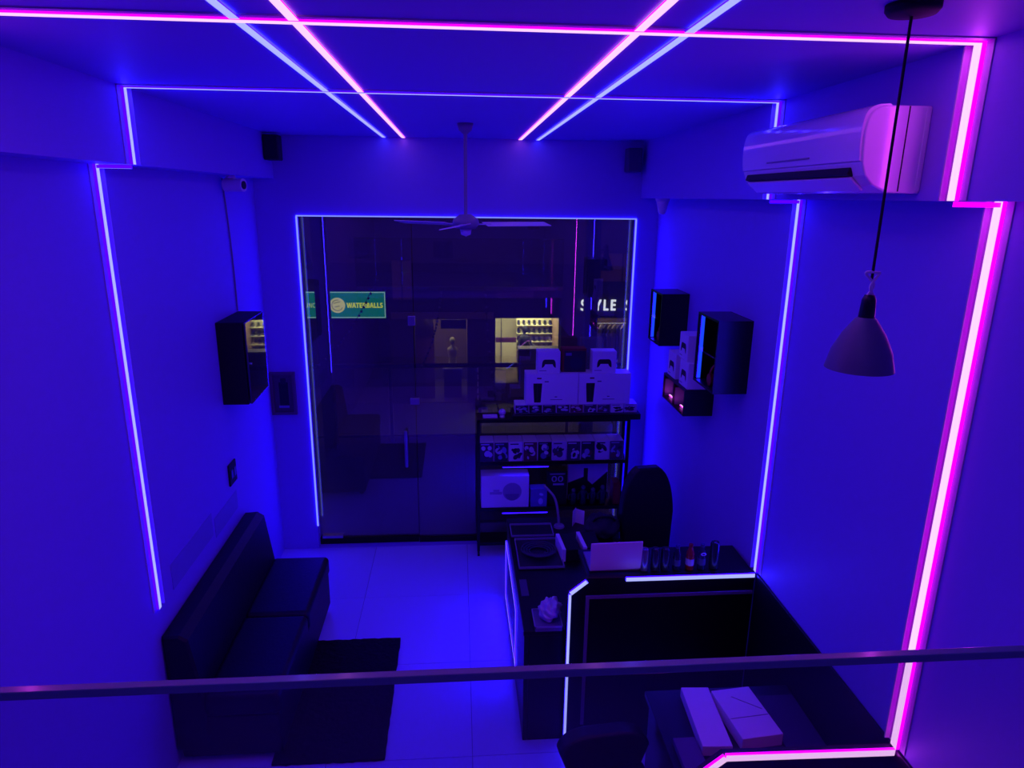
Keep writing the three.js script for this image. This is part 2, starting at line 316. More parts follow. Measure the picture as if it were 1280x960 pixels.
// ---------------------------------------------------------------- cameras, speakers, cable
{
  const t = thing('security_camera', 'white bullet camera under the beam above the sofa', 'camera', [-1.47, 3.117, -4.72]);
  part('mount', cyl(0.03, 0.035, 0.02).translate(0, -0.01, 0), M.whitePlastic, t);
  part('housing', cyl(0.042, 0.042, 0.13).rotateZ(Math.PI / 2).rotateY(-0.25).translate(0.02, -0.06, 0), M.whitePlastic, t);
  part('lens', cyl(0.026, 0.026, 0.006).rotateZ(Math.PI / 2).rotateY(-0.25).translate(0.084, -0.06, 0.017), M.black, t);
  const c = thing('security_camera', 'white cone camera under the beam by the shopfront corner', 'camera', [1.5, 3.005, -5.08]);
  part('mount', cyl(0.055, 0.05, 0.02).translate(0, -0.01, 0), M.whitePlastic, c);
  part('dome', lathe([[0, -0.115], [0.02, -0.11], [0.03, -0.09], [0.045, -0.02], [0, -0.02]]), M.whitePlastic, c);
  const s = thing('wall_speaker', 'small black speaker in the ceiling corner above the sofa wall', 'speaker', [-1.338, 3.24, -5.3]);
  part('cabinet', rb(-0.055, 0.055, 0, 0.175, -0.07, 0.05, 0.01), std('#26262e', 0.7), s);
  part('grille', rb(-0.048, 0.048, 0.008, 0.167, 0.05, 0.056, 0.003), M.black, s);
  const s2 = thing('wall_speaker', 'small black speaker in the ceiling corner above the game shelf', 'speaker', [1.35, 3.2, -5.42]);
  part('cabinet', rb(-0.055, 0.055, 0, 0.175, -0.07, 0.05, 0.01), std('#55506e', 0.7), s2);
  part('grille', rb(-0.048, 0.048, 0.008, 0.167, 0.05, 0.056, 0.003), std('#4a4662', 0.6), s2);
  solo('cable', tube([[XL + 0.006, 3.1, -4.78], [XL + 0.006, 2.8, -4.82], [XL + 0.006, 2.5, -4.84], [XL + 0.006, 2.215, -4.84]], 0.005), M.greyPlastic, 'thin cable dropping from the bullet camera to the wall cabinet', 'cable', [0, 0, 0]);
}

// ---------------------------------------------------------------- wall boxes
function shadowBox(root, x0, x1, y0, y1, z0, z1, t = 0.012) { // open towards the room (towards x0)
  part('back_panel', bx(x1 - 0.006, x1, y0, y1, z0, z1), M.blackMatte, root);
  part('top_panel', bx(x0, x1 - 0.006, y1 - t, y1, z0, z1), M.black, root); part('bottom_panel', bx(x0, x1 - 0.006, y0, y0 + t, z0, z1), M.black, root);
  part('side_panel', bx(x0, x1 - 0.006, y0 + t, y1 - t, z0, z0 + t), M.black, root); part('side_panel', bx(x0, x1 - 0.006, y0 + t, y1 - t, z1 - t, z1), M.black, root);
}
{
  const mk = (label, y0, y1, z0, z1) => {
    const t = thing('display_box', label, 'display box', [XR, y0, (z0 + z1) / 2]), d = (z1 - z0) / 2, h = y1 - y0;
    shadowBox(t, -0.195, 0, 0, h, -d, d);
    part('inner_shelf', bx(-0.19, -0.006, h * 0.47, h * 0.47 + 0.01, -d + 0.012, d - 0.012), M.clear, t);
    run(t, 'blue', [XR - 0.17, y0 + 0.016, (z0 + z1) / 2 - d + 0.014], [XR - 0.17, y0 + h - 0.016, (z0 + z1) / 2 - d + 0.014], [0, 0, 1], { channel: 0, w: 0.02, h: 0.005, power: 0.25, name: 'inner_strip', look: 'deep' });
    return t;
  };
  const b = mk('black wall box with blue inner light beside the light strip', 1.955, 2.367, -3.86, -3.535);
  const a = mk('black wall box with blue inner light near the shopfront corner', 2.0, 2.367, -4.88, -4.6);
  for (const [x, y, z, lab] of [[XR - 0.1, 1.967, -3.68, 'dark red headset standing in the wall box beside the strip'], [XR - 0.1, 2.012, -4.73, 'dark red headset standing in the wall box near shopfront']]) {
    const t = thing('headset', lab, 'headset', [x, y, z]);
    part('band', new THREE.TorusGeometry(0.06, 0.008, 8, 24, Math.PI).translate(0, 0.07, 0), M.red, t);
    for (const s of [-1, 1]) part('ear_cup', cyl(0.035, 0.032, 0.025).rotateZ(Math.PI / 2).translate(s * 0.055, 0.035, 0), M.red, t);
  }
  const t = thing('light_box', 'small black twin wall box with pink light inside', 'display box', [XR, 1.675, -4.225]);
  shadowBox(t, -0.19, 0, 0, 0.172, -0.225, 0.225);
  for (const z of [-0.212, 0.009]) part('liner', bx(-0.18, -0.1, 0.013, 0.13, z, z + 0.002), M.greyPlastic, t);
  part('divider', bx(-0.19, -0.006, 0.012, 0.16, -0.008, 0.008), M.black, t);
  for (const z of [-4.345, -4.105]) run(t, 'pink', [XR - 0.15, 1.69, z - 0.07], [XR - 0.15, 1.69, z + 0.09], [0, 1, 0], { channel: 0, w: 0.01, h: 0.006, power: 1.2, name: 'inner_strip' });
}
{
  const t = thing('wall_cabinet', 'black wall cabinet with a glossy glass front above the sofa', 'cabinet', [XL, 1.665, -4.62]);
  part('body', rb(0, 0.165, 0, 0.545, -0.23, 0.23, 0.004), M.blackMatte, t);
  const d = part('glass_door', rb(0.166, 0.178, 0.004, 0.541, -0.228, 0.228, 0.002), std('#030305', 0.03, { specularIntensity: 1, ior: 2.2, clearcoat: 1, clearcoatRoughness: 0.02 }), t, [0.001, 0, 0], [0, 0.029, 0]);
  part('door_knob', cyl(0.008, 0.008, 0.014).rotateZ(Math.PI / 2).translate(0.185, 0.27, 0.2), M.chrome, d);
}
{
  const t = thing('picture_frame', 'small framed dark picture on the wall beside the glass door', 'picture', [-1.447, 1.245, ZF]);
  part('frame', plain([bx(-0.1, 0.1, 0, 0.022, 0, 0.03), bx(-0.1, 0.1, 0.338, 0.36, 0, 0.03), bx(-0.1, -0.078, 0.022, 0.338, 0, 0.03), bx(0.078, 0.1, 0.022, 0.338, 0, 0.03)]), std('#6d5a66', 0.5), t);
  part('picture', new THREE.PlaneGeometry(0.156, 0.316).translate(0, 0.18, 0.012), std('#ffffff', 0.4, { map: print(64, 128, (c, w, h) => { c.fillStyle = '#5a4a58'; c.fillRect(0, 0, w, h); c.fillStyle = '#17131a'; c.fillRect(18, 26, 30, 80); c.fillStyle = '#2a2230'; c.fillRect(24, 12, 18, 20); c.fillStyle = '#8a86b8'; c.fillRect(14, 106, 34, 8); }) }), t);
}

// ---------------------------------------------------------------- packaging
const pad = (c, x, y, s, tone) => { // a generic game controller seen from the front
  c.fillStyle = tone; c.beginPath(); c.moveTo(x - s * 0.5, y + s * 0.32); c.quadraticCurveTo(x - s * 0.52, y - s * 0.3, x - s * 0.28, y - s * 0.3); c.lineTo(x + s * 0.28, y - s * 0.3);
  c.quadraticCurveTo(x + s * 0.52, y - s * 0.3, x + s * 0.5, y + s * 0.32); c.quadraticCurveTo(x + s * 0.36, y + s * 0.3, x + s * 0.27, y + s * 0.05); c.lineTo(x - s * 0.27, y + s * 0.05); c.quadraticCurveTo(x - s * 0.36, y + s * 0.3, x - s * 0.5, y + s * 0.32); c.fill();
};
const padPrint = (tone) => print(128, 128, (c, w, h) => { c.fillStyle = '#f2f2f6'; c.fillRect(0, 0, w, h); pad(c, 64, 70, 80, tone); c.fillStyle = '#8a8a92'; c.fillRect(10, 112, 40, 4); });
const consolePrint = print(256, 160, (c, w, h) => {
  c.fillStyle = '#f2f2f6'; c.fillRect(0, 0, w, h); c.fillStyle = '#14141a'; c.beginPath(); c.moveTo(34, 48); c.lineTo(78, 48); c.lineTo(72, 150); c.lineTo(40, 150); c.fill();
  c.fillStyle = '#f2f2f4'; c.fillRect(26, 44, 9, 108); c.fillStyle = '#2a2a30'; c.fillRect(52, 52, 6, 92); c.fillStyle = '#7a2030'; c.fillRect(52, 18, 22, 7); c.fillStyle = '#70707a'; c.fillRect(90, 36, 20, 6); c.fillRect(142, 118, 12, 5); c.fillRect(120, 134, 60, 3);
});
const padDark = std('#ffffff', 0.5, { map: padPrint('#101014') }), padMid = std('#ffffff', 0.5, { map: padPrint('#2a2a34') }), consoleFront = std('#ffffff', 0.5, { map: consolePrint });
function carton(name, label, cat, [w, h, d], pos, front, group, axis = 'z', body = M.whiteCard) {
  const t = thing(name, label, cat, pos, group);
  part('carton', rb(-w / 2, w / 2, 0, h, -d / 2, d / 2, 0.003, 1), body, t);
  if (front) { const p = part('printed_front', new THREE.PlaneGeometry(axis === 'z' ? w - 0.006 : d - 0.006, h - 0.006), front, t); if (axis === 'z') p.position.set(0, h / 2, d / 2 + 0.0008); else { p.position.set(-w / 2 - 0.0008, h / 2, 0); p.rotation.y = -Math.PI / 2; } }
  return t;
}
// controller boxes on top of the twin light box on the wall
carton('controller_box', 'white controller box on the twin light box, towards the shopfront', 'box', [0.15, 0.17, 0.165], [XR - 0.1, 1.847, -4.34], padDark, null, 'x');
carton('controller_box', 'white controller box on the twin light box, towards the strip', 'box', [0.15, 0.17, 0.165], [XR - 0.1, 1.847, -4.09], padMid, null, 'x');
carton('controller_box', 'white controller box stacked atop another on the twin light box', 'box', [0.15, 0.165, 0.165], [XR - 0.1, 2.018, -4.13], padDark, null, 'x');

// ---------------------------------------------------------------- game shelf in front of the window
const SZ = -5.28, SB = -5.47;
{
  const t = thing('game_shelf', 'black open metal shelf of games in front of the window', 'shelf', [0.147, 0, SZ]);
  const X = 1.255, D = SB - SZ;
  for (const x of [0, X]) for (const z of [-0.01, D + 0.01]) part('post', rb(x - 0.012, x + 0.012, 0.05, 1.24, z - 0.012, z + 0.012, 0.002, 1), M.blackMetal, t);
  for (const x of [0, X]) for (const z of [-0.01, D + 0.01]) part('castor', cyl(0.022, 0.022, 0.018).rotateZ(Math.PI / 2).translate(x, 0.022, z), M.black, t);
  part('top_shelf', rb(-0.012, X + 0.012, 1.215, 1.245, D, 0.002, 0.003), M.blackMetal, t);
  for (const y of [0.84, 0.42, 0.1]) part('shelf_board', rb(-0.01, X + 0.01, y, y + 0.03, D, 0, 0.003), M.blackMetal, t);
  for (const y of [0.826, 0.406]) run(t, 'blue', [0.35, y, SZ - 0.004], [0.735, y, SZ - 0.004], [0, -0.8, 0.6], { channel: 0, w: 0.012, h: 0.006, power: 1.4, look: 'deep', name: 'light_bar' });
  const s = thing('display_tray', 'black slab tray on the game shelf under the game cases', 'tray', [0.42, 1.246, SZ]);
  part('slab', rb(0, 1.06, 0, 0.05, -0.17, 0.06, 0.006), M.black, s);
}
const nth = ['first', 'second', 'third', 'fourth', 'fifth', 'sixth', 'seventh', 'eighth', 'ninth', 'tenth'];
const arts = [['#3a1f4a', '#c8c0e8'], ['#20243a', '#8890c8'], ['#e2e2ea', '#30243a'], ['#6a2a44', '#e0d0e0'], ['#1a1a24', '#707aa8'], ['#c8c8d4', '#47305a'], ['#44305a', '#d8d8e8'], ['#2a2a3a', '#a0a4d0'], ['#d8d8e2', '#1c1c2a'], ['#503060', '#9a9ac8']];
const artMat = arts.map(([a, b], i) => std('#ffffff', 0.4, { map: print(96, 128, (c, w, h) => { let s = 91 + i * 17; const r = () => ((s = (s * 1664525 + 1013904223) >>> 0) / 4294967296); c.fillStyle = a; c.fillRect(0, 0, w, h); for (let k = 0; k < 9; k++) { c.fillStyle = k % 2 ? b : arts[(i + k) % 10][0]; c.beginPath(); c.ellipse(20 + r() * 56, 34 + r() * 74, 6 + r() * 18, 6 + r() * 20, r() * 3, 0, 7); c.fill(); } c.fillStyle = b; c.fillRect(8, 8, 60, 8); }) }));
const tones = ['#eeeef2', '#e4e4ec', '#dadae4'].map((c) => std(c, 0.5));
for (let k = 0; k < 9; k++) {
  const w = 0.108, x = 0.5 + k * 0.1128;
  carton('game_case', `${nth[k]} game case from the door end of the row under console cartons`, 'game case', [w, 0.075, 0.15], [x, 1.296, SZ - 0.06], artMat[(k * 3 + 1) % 10], 'game cases in the low row under the console boxes', 'z', tones[k % 3]);
}
for (let k = 0; k < 10; k++) {
  const w = 0.118, x = 0.215 + k * 0.1215;
  carton('figure_box', `${nth[k]} picture-front figure box from the door end of the upper shelf`, 'figure box', [w, 0.172, 0.17], [x, 0.87, SZ - 0.095], artMat[k], 'figure boxes on the upper shelf row', 'z', tones[(k * 2) % 3]);
}
carton('console_box', 'wide white console carton on the game cases, towards the door', 'box', [0.428, 0.258, 0.15], [0.745, 1.372, SZ - 0.06], consoleFront);
carton('console_box', 'wide white console carton on the game cases, towards the corner', 'box', [0.428, 0.258, 0.15], [1.177, 1.372, SZ - 0.06], consoleFront);
carton('controller_box', 'white controller box on the console carton nearer the door', 'box', [0.185, 0.18, 0.12], [0.715, 1.631, SZ - 0.06], padMid);
carton('controller_box', 'white controller box on the console carton nearer the corner', 'box', [0.195, 0.18, 0.12], [1.168, 1.631, SZ - 0.06], padDark);
carton('accessory_box', 'dark red accessory box between the two white controller boxes', 'box', [0.2, 0.195, 0.1], [0.925, 1.631, SZ - 0.09], std('#ffffff', 0.5, { map: print(96, 96, (c, w, h) => { c.fillStyle = '#231036'; c.fillRect(0, 0, w, h); c.fillStyle = '#7a1626'; c.fillRect(0, 0, 8, h); c.fillRect(0, 0, w, 8); c.fillStyle = '#6a4a9a'; c.fillRect(14, 16, 24, 12); c.fillStyle = '#101040'; c.beginPath(); c.arc(58, 60, 26, 0, 7); c.fill(); }) }), null, 'z', M.red);
{ // small things at the open end of the shelf top
  const t = thing('figurine', 'tiny pale round-headed ornament on the shelf top edge', 'ornament', [0.345, 1.246, SZ - 0.05]);
  part('base', lathe([[0, 0], [0.024, 0], [0.02, 0.02], [0, 0.024]]), M.whitePlastic, t); part('head', new THREE.SphereGeometry(0.03, 16, 12).translate(0, 0.045, 0), M.whitePlastic, t);
  solo('card_stack', rb(-0.06, 0.06, 0, 0.015, -0.035, 0.035, 0.003), M.whiteCard, 'small white card pack lying on the shelf top', 'card pack', [0.245, 1.246, SZ - 0.06]);
}
// lower shelf
carton('headset_box', 'large white headset carton on the lower shelf', 'box', [0.405, 0.29, 0.15], [0.372, 0.451, SZ - 0.085], std('#ffffff', 0.5, { map: print(160, 112, (c, w, h) => { c.fillStyle = '#f0f0f4'; c.fillRect(0, 0, w, h); c.fillStyle = '#a2a2b4'; c.beginPath(); c.arc(104, 56, 32, 0, 7); c.fill(); c.fillStyle = '#7d7d94'; c.beginPath(); c.arc(104, 64, 24, 0, Math.PI); c.fill(); c.fillStyle = '#b4b4c4'; c.fillRect(28, 56, 42, 9); c.fillRect(40, 48, 20, 7); }) }));
carton('figure_box', 'dark box with round pale lettering fragment on the lower shelf', 'box', [0.17, 0.31, 0.12], [0.82, 0.451, SZ - 0.1], std('#ffffff', 0.5, { map: print(96, 176, (c, w, h) => { c.fillStyle = '#14101c'; c.fillRect(0, 0, w, h); c.fillStyle = '#a79dbb'; c.font = 'bold 42px sans-serif'; c.fillText('OO', 16, 54); c.fillRect(10, 10, 76, 5); c.fillRect(26, 62, 56, 10); }) }), null, 'z', M.blackMatte);
carton('figure_box', 'mid blue small box with pale emblem beside the headset carton', 'box', [0.14, 0.165, 0.1], [0.66, 0.451, SZ - 0.06], std('#ffffff', 0.5, { map: print(64, 80, (c, w, h) => { c.fillStyle = '#6e78b8'; c.fillRect(0, 0, w, h); c.fillStyle = '#c2ccf4'; c.beginPath(); c.ellipse(40, 56, 10, 15, 0, 0, 7); c.fill(); c.beginPath(); c.ellipse(42, 24, 9, 6, 0.4, 0, 7); c.fill(); }) }), null, 'z', std('#6a74b4', 0.5));
carton('poster_box', 'pale blue carton behind the toys on the lower shelf', 'box', [0.35, 0.33, 0.04], [1.1, 0.451, SZ - 0.16], std('#ffffff', 0.5, { map: print(96, 96, (c, w, h) => { c.fillStyle = '#d2d6f0'; c.fillRect(0, 0, w, h); c.fillStyle = '#15151f'; c.fillRect(38, 10, 10, 86); c.beginPath(); c.moveTo(0, 96); c.lineTo(0, 50); c.lineTo(38, 34); c.lineTo(60, 56); c.lineTo(96, 20); c.lineTo(96, 96); c.fill(); }) }));
for (let k = 0; k < 4; k++) {
  const t = thing('toy_figure', `${nth[k]} small dark toy figure from the lettered box on the lower shelf`, 'toy figure', [0.965 + k * 0.085, 0.451, SZ - 0.06], 'dark toy figures before the pale carton');
  const h = 0.15 + (k % 2) * 0.03;
  part('body', lathe([[0, 0], [0.03, 0], [0.022, h * 0.3], [0.03, h * 0.62], [0.01, h * 0.72], [0, h * 0.72]], 14), std('#23233a', 0.5), t);
  part('head', new THREE.SphereGeometry(0.02, 12, 10).translate(0, h * 0.82, 0), std('#4a4a66', 0.5), t);
  for (const s of [-1, 1]) part('arm', tube([[s * 0.026, h * 0.6, 0], [s * 0.042, h * 0.45, 0.008], [s * 0.036, h * 0.28, 0.016]], 0.008, 10, 6), std('#23233a', 0.5), t);
}
carton('game_case', 'upright dark red case at the end of the lower shelf', 'game case', [0.06, 0.2, 0.13], [1.335, 0.451, SZ - 0.085], null, null, 'z', M.red);

// ---------------------------------------------------------------- things on the reception desk
const DY = 0.72;
{
  const tray = (label, x0, x1, z0, z1, h) => {
    const t = thing('desk_tray', label, 'tray', [(x0 + x1) / 2, DY, (z0 + z1) / 2]), w = (x1 - x0) / 2, d = (z1 - z0) / 2;
    part('tray_base', rb(-w, w, 0, 0.006, -d, d, 0.002, 1), std('#23232c', 0.3), t);
    part('rim', plain([bx(-w, w, 0.006, h, -d, -d + 0.006), bx(-w, w, 0.006, h, d - 0.006, d), bx(-w, -w + 0.006, 0.006, h, -d + 0.006, d - 0.006), bx(w - 0.006, w, 0.006, h, -d + 0.006, d - 0.006)]), std('#8c8ca2', 0.3), t);
    return t;
  };
  tray('shallow grey-rimmed tray at the shelf end of the desk', 0.345, 0.645, -4.43, -4.25, 0.018);
  tray('large grey-rimmed tray holding a dark coiled cable', 0.362, 0.655, -4.21, -3.825, 0.02);
  const coil = []; for (let i = 0; i <= 90; i++) { const a = i * 0.3, r = 0.05 + i * 0.0008; coil.push([r * Math.cos(a), 0.008 + i * 0.00022, r * Math.sin(a) * 0.9]); }
  solo('coiled_cable', tube(coil, 0.006, 240, 6), std('#3c3c4c', 0.4), 'dark coiled cable lying in the large tray', 'cable', [0.505, DY + 0.006, -4.03]);
  solo('business_card', rb(-0.022, 0.022, 0, 0.005, -0.09, 0.09, 0.001, 1), std('#54546a', 0.5), 'narrow grey notepad at the edge of the reception desk', 'notepad', [0.375, DY, -3.62]);
  for (const [x, z, lab] of [[0.667, -4.02, 'upright white-edged box on the desk beside the large tray'], [0.81, -4.04, 'upright white-edged box on the desk behind the laptop']]) {
    const t = thing('game_stand', lab, 'box', [x, DY, z], null, 0.06);
    part('white_cover', rb(-0.025, 0.0, 0, 0.09, -0.11, 0.11, 0.002, 1), M.whiteCard, t); part('dark_body', rb(0.0, 0.1, 0, 0.085, -0.11, 0.11, 0.003, 1), M.blackMatte, t);
  }
  const tb = thing('tissue_box', 'pale tray with crumpled white plastic bag at the desk corner', 'tray', [0.47, DY, -3.27]);
  part('tray_base', rb(-0.075, 0.075, 0, 0.025, -0.085, 0.085, 0.004), std('#70708a', 0.4), tb);
  part('rim', plain([bx(-0.078, 0.078, 0.025, 0.032, -0.088, -0.082), bx(-0.078, 0.078, 0.025, 0.032, 0.082, 0.088), bx(-0.078, -0.072, 0.025, 0.032, -0.088, 0.088), bx(0.072, 0.078, 0.025, 0.032, -0.088, 0.088)]), std('#9c9cb4', 0.4), tb);
  const bag = new THREE.SphereGeometry(0.06, 28, 20), p = bag.attributes.position;
  for (let i = 0; i < p.count; i++) { const x = p.getX(i), y = p.getY(i), z = p.getZ(i), k = 1 + 0.16 * Math.sin(x * 130 + y * 70) * Math.cos(z * 110 - y * 60) + 0.08 * Math.sin(y * 210 + z * 160); p.setXYZ(i, x * k * 1.0, Math.max(0, (y + 0.045) * 0.95 * k + (x > 0.01 ? 0.02 : 0)), z * k * 1.15); }
  bag.computeVertexNormals();
  solo('plastic_bag', bag, std('#c4c4dc', 0.35), 'crumpled white plastic bag in the pale corner tray', 'plastic bag', [0.485, DY + 0.027, -3.275]);
  // bent stand arm, folded paper and dark bag at the back of the desk
  const st = thing('phone_stand', 'thin bent grey stand arm rising at the back of the desk', 'stand', [0.7, DY, -4.4]);
  part('foot', cyl(0.035, 0.04, 0.012).translate(0, 0.006, 0), M.greyPlastic, st);
  part('arm', tube([[0, 0.01, 0], [-0.005, 0.08, -0.02], [-0.03, 0.2, -0.06], [-0.1, 0.27, -0.12]], 0.009, 30), M.greyPlastic, st);
  const v = thing('folded_leaflet', 'folded white leaflet standing open behind the laptop', 'leaflet', [0.83, DY, -4.46]);
  part('page', rb(-0.001, 0.001, 0, 0.11, 0, 0.07, 0.0005, 1), M.whiteCard, v, [0, 0, 0], [0, 0.9, 0]); part('page', rb(-0.001, 0.001, 0, 0.12, 0, 0.07, 0.0005, 1), M.whiteCard, v, [0, 0, 0], [0, -0.5, 0]);
  const b = new THREE.SphereGeometry(0.13, 32, 24), q = b.attributes.position;
  for (let i = 0; i < q.count; i++) { const x = q.getX(i), y = q.getY(i), z = q.getZ(i), k = 1 + 0.1 * Math.sin(x * 46 + z * 20) * Math.cos(y * 40 + z * 31) + 0.05 * Math.sin(x * 95 - y * 80); q.setXYZ(i, x * k * 0.95, Math.max(0, (y + 0.09) * 0.62 * k), z * k * 0.85); }
  b.computeVertexNormals();
  const bagT = thing('duffel_bag', 'lumpy dark fabric bag on the desk behind the laptop', 'bag', [0.99, DY, -4.28]);
  part('body', b, std('#2a2632', 0.8), bagT); part('strap', tube([[-0.08, 0.1, 0.02], [-0.04, 0.15, 0.05], [0.04, 0.15, 0.05], [0.09, 0.1, 0.02]], 0.009, 24), M.blackMatte, bagT);
}
// laptop on the ledge
{
  const t = thing('laptop', 'open silver laptop seen from behind on the partition ledge', 'laptop', [0.828, 1.055, -3.225]);
  part('base', rb(-0.14, 0.14, 0, 0.012, -0.2, 0, 0.005), std('#9a9aa2', 0.35, { metalness: 0.4 }), t);
  part('lid', rb(-0.14, 0.14, 0, 0.175, -0.004, 0.004, 0.004), std('#e2e2e8', 0.42), t, [0, 0.012, 0.004], [0.12, 0, 0.02]);
  part('screen', new THREE.PlaneGeometry(0.26, 0.15), M.black, t, [0, 0.1, -0.001], [0.12, Math.PI, 0]);
}
// drinks on the ledge
{
  const Y = 1.055, Z = -3.225;
  const can = (label, x, h, r, mat, group) => {
    const t = thing('drink_can', label, 'can', [x, Y, Z], group);
    part('body', lathe([[0, 0], [r * 0.8, 0], [r, 0.008], [r, h - 0.012], [r * 0.84, h - 0.002], [r * 0.84, h], [r * 0.78, h - 0.004], [0, h - 0.004]]), mat, t);
    part('pull_tab', rb(-0.008, 0.008, h - 0.004, h - 0.001, -0.004, 0.012, 0.001, 1), M.chrome, t); return t;
  };
  const alu = std('#7d7d8c', 0.25, { metalness: 0.55 }), dk = std('#34344a', 0.25, { metalness: 0.5 });
  can('slim pale metal drink can next to the laptop', 0.985, 0.13, 0.024, alu); can('slim dark drink can, second from the laptop', 1.045, 0.13, 0.024, dk); can('slim dark drink can, third from the laptop', 1.1, 0.13, 0.024, dk);
  can('tall dark drink can at the wall end of the ledge', 1.372, 0.16, 0.025, dk);
  const bottle = (label, x, h, r, mat, capMat, mark) => {
    const t = thing('drink_bottle', label, 'bottle', [x, Y, Z]);
    part('body', lathe([[0, 0], [r, 0.003], [r, h * 0.5], [r * 0.9, h * 0.56], [r, h * 0.64], [r * 0.55, h * 0.82], [r * 0.42, h * 0.9], [0, h * 0.9]]), mat, t);
    part('cap', cyl(r * 0.5, r * 0.5, h * 0.11).translate(0, h * 0.945, 0), capMat, t);
    part('label_band', lathe([[r * 1.02, h * 0.2], [r * 1.02, h * 0.46]]), mark, t); return t;
  };
  bottle('small dark blue bottle between the cans and the red bottle', 1.165, 0.145, 0.022, std('#1c1c40', 0.2), std('#3a3a7a', 0.4), std('#3a3a66', 0.5));
  bottle('red bottle in the row of drinks on the ledge', 1.238, 0.15, 0.023, std('#9a1828', 0.25), M.red, std('#b6b0c4', 0.5));
  const bt = bottle('dark bottle with a bright pale mark, beside the red bottle', 1.303, 0.15, 0.022, std('#20244e', 0.2), std('#3a3a7a', 0.4), std('#4a4a72', 0.5));
  part('emblem', new THREE.TorusGeometry(0.012, 0.004, 6, 16).scale(1, 0.55, 1), std('#cfe6f4', 0.4), bt, [0, 0.098, 0.022]);
}
// chairs
function swivelChair(label, pos, turn, bw, top, seatY = 0.45) {
  const t = thing('swivel_chair', label, 'chair', pos, null, turn);
  const bh = top - seatY - 0.06, sh = new THREE.Shape();
  sh.moveTo(-bw * 0.42, 0); sh.lineTo(-bw * 0.5, bh * 0.55); sh.quadraticCurveTo(-bw * 0.46, bh * 0.92, -bw * 0.2, bh); sh.lineTo(bw * 0.2, bh); sh.quadraticCurveTo(bw * 0.46, bh * 0.92, bw * 0.5, bh * 0.55); sh.lineTo(bw * 0.42, 0);
  part('backrest', new THREE.ExtrudeGeometry(sh, { depth: 0.05, bevelEnabled: true, bevelSize: 0.015, bevelThickness: 0.02, bevelSegments: 3, curveSegments: 10 }), M.leather, t, [0, seatY + 0.06, -0.22], [-0.08, 0, 0]);
  part('seat', rb(-bw / 2, bw / 2, seatY - 0.05, seatY + 0.04, -0.2, 0.26, 0.03, 4), M.leather, t);
  part('post', cyl(0.025, 0.03, seatY - 0.12).translate(0, 0.07 + (seatY - 0.12) / 2, 0), M.blackMetal, t);
  for (let k = 0; k < 5; k++) { const l = part('leg', rb(0, 0.235, 0.05, 0.075, -0.016, 0.016, 0.006), M.blackMetal, t, [0, 0, 0], [0, k * 2 * Math.PI / 5, 0]); part('castor', cyl(0.026, 0.026, 0.03).rotateX(Math.PI / 2).translate(0.22, 0.026, 0), M.black, l); }
  return t;
}
swivelChair('black high-back swivel chair behind the drinks partition', [1.318, 0, -4.05], 0.12, 0.35, 1.2);
swivelChair('black low-back swivel chair beside the desk with cartons', [0.67, 0, -2.37], 0.1, 0.4, 0.61, 0.4);

// cartons on the side desk
carton('flat_carton', 'long plain white carton lying on the side desk', 'carton', [0.13, 0.05, 0.36], [1.085, DY, -2.47], null).rotation.y = -0.06;
{
  const t = carton('flat_carton', 'wide white carton with creased lid lying on the side desk', 'carton', [0.19, 0.06, 0.3], [1.27, DY, -2.47], null); t.rotation.y = 0.1;
  part('crease', plain([rb(-0.09, 0.09, 0.06, 0.0615, 0.03, 0.034, 0.0005, 1), rb(-0.07, 0.07, 0.06, 0.0615, -0.002, 0.002, 0.0005, 1).rotateY(-0.75).translate(0.03, 0, -0.05)]), M.greyPlastic, t);
  carton('flat_carton', 'small dull violet carton at the near corner of the side desk', 'carton', [0.1, 0.03, 0.2], [0.955, DY, -2.27], null, null, 'z', std('#5c4a74', 0.6));
  carton('flat_carton', 'dull dark folder lying on the side desk by the wall', 'folder', [0.18, 0.02, 0.34], [1.47, DY, -2.44], null, null, 'z', std('#3a2f52', 0.6));
}

// ---------------------------------------------------------------- glass balustrade
{
  const z = -0.762, t = thing('glass_balustrade', 'clear glass balustrade of the mezzanine with a bright polished edge', 'balustrade', [0, 1.62, z]);
  part('pane', bx(XL, XR, 0, 0.768, -0.006, 0.006), M.railGlass, t);
  part('polished_edge', rb(XL, XR, 0.768, 0.78, -0.0065, 0.0065, 0.0015, 2), M.glassEdge, t);
  part('base_shoe', rb(XL, XR, 0, 0.06, -0.03, 0.03, 0.004), M.steel, t);
}

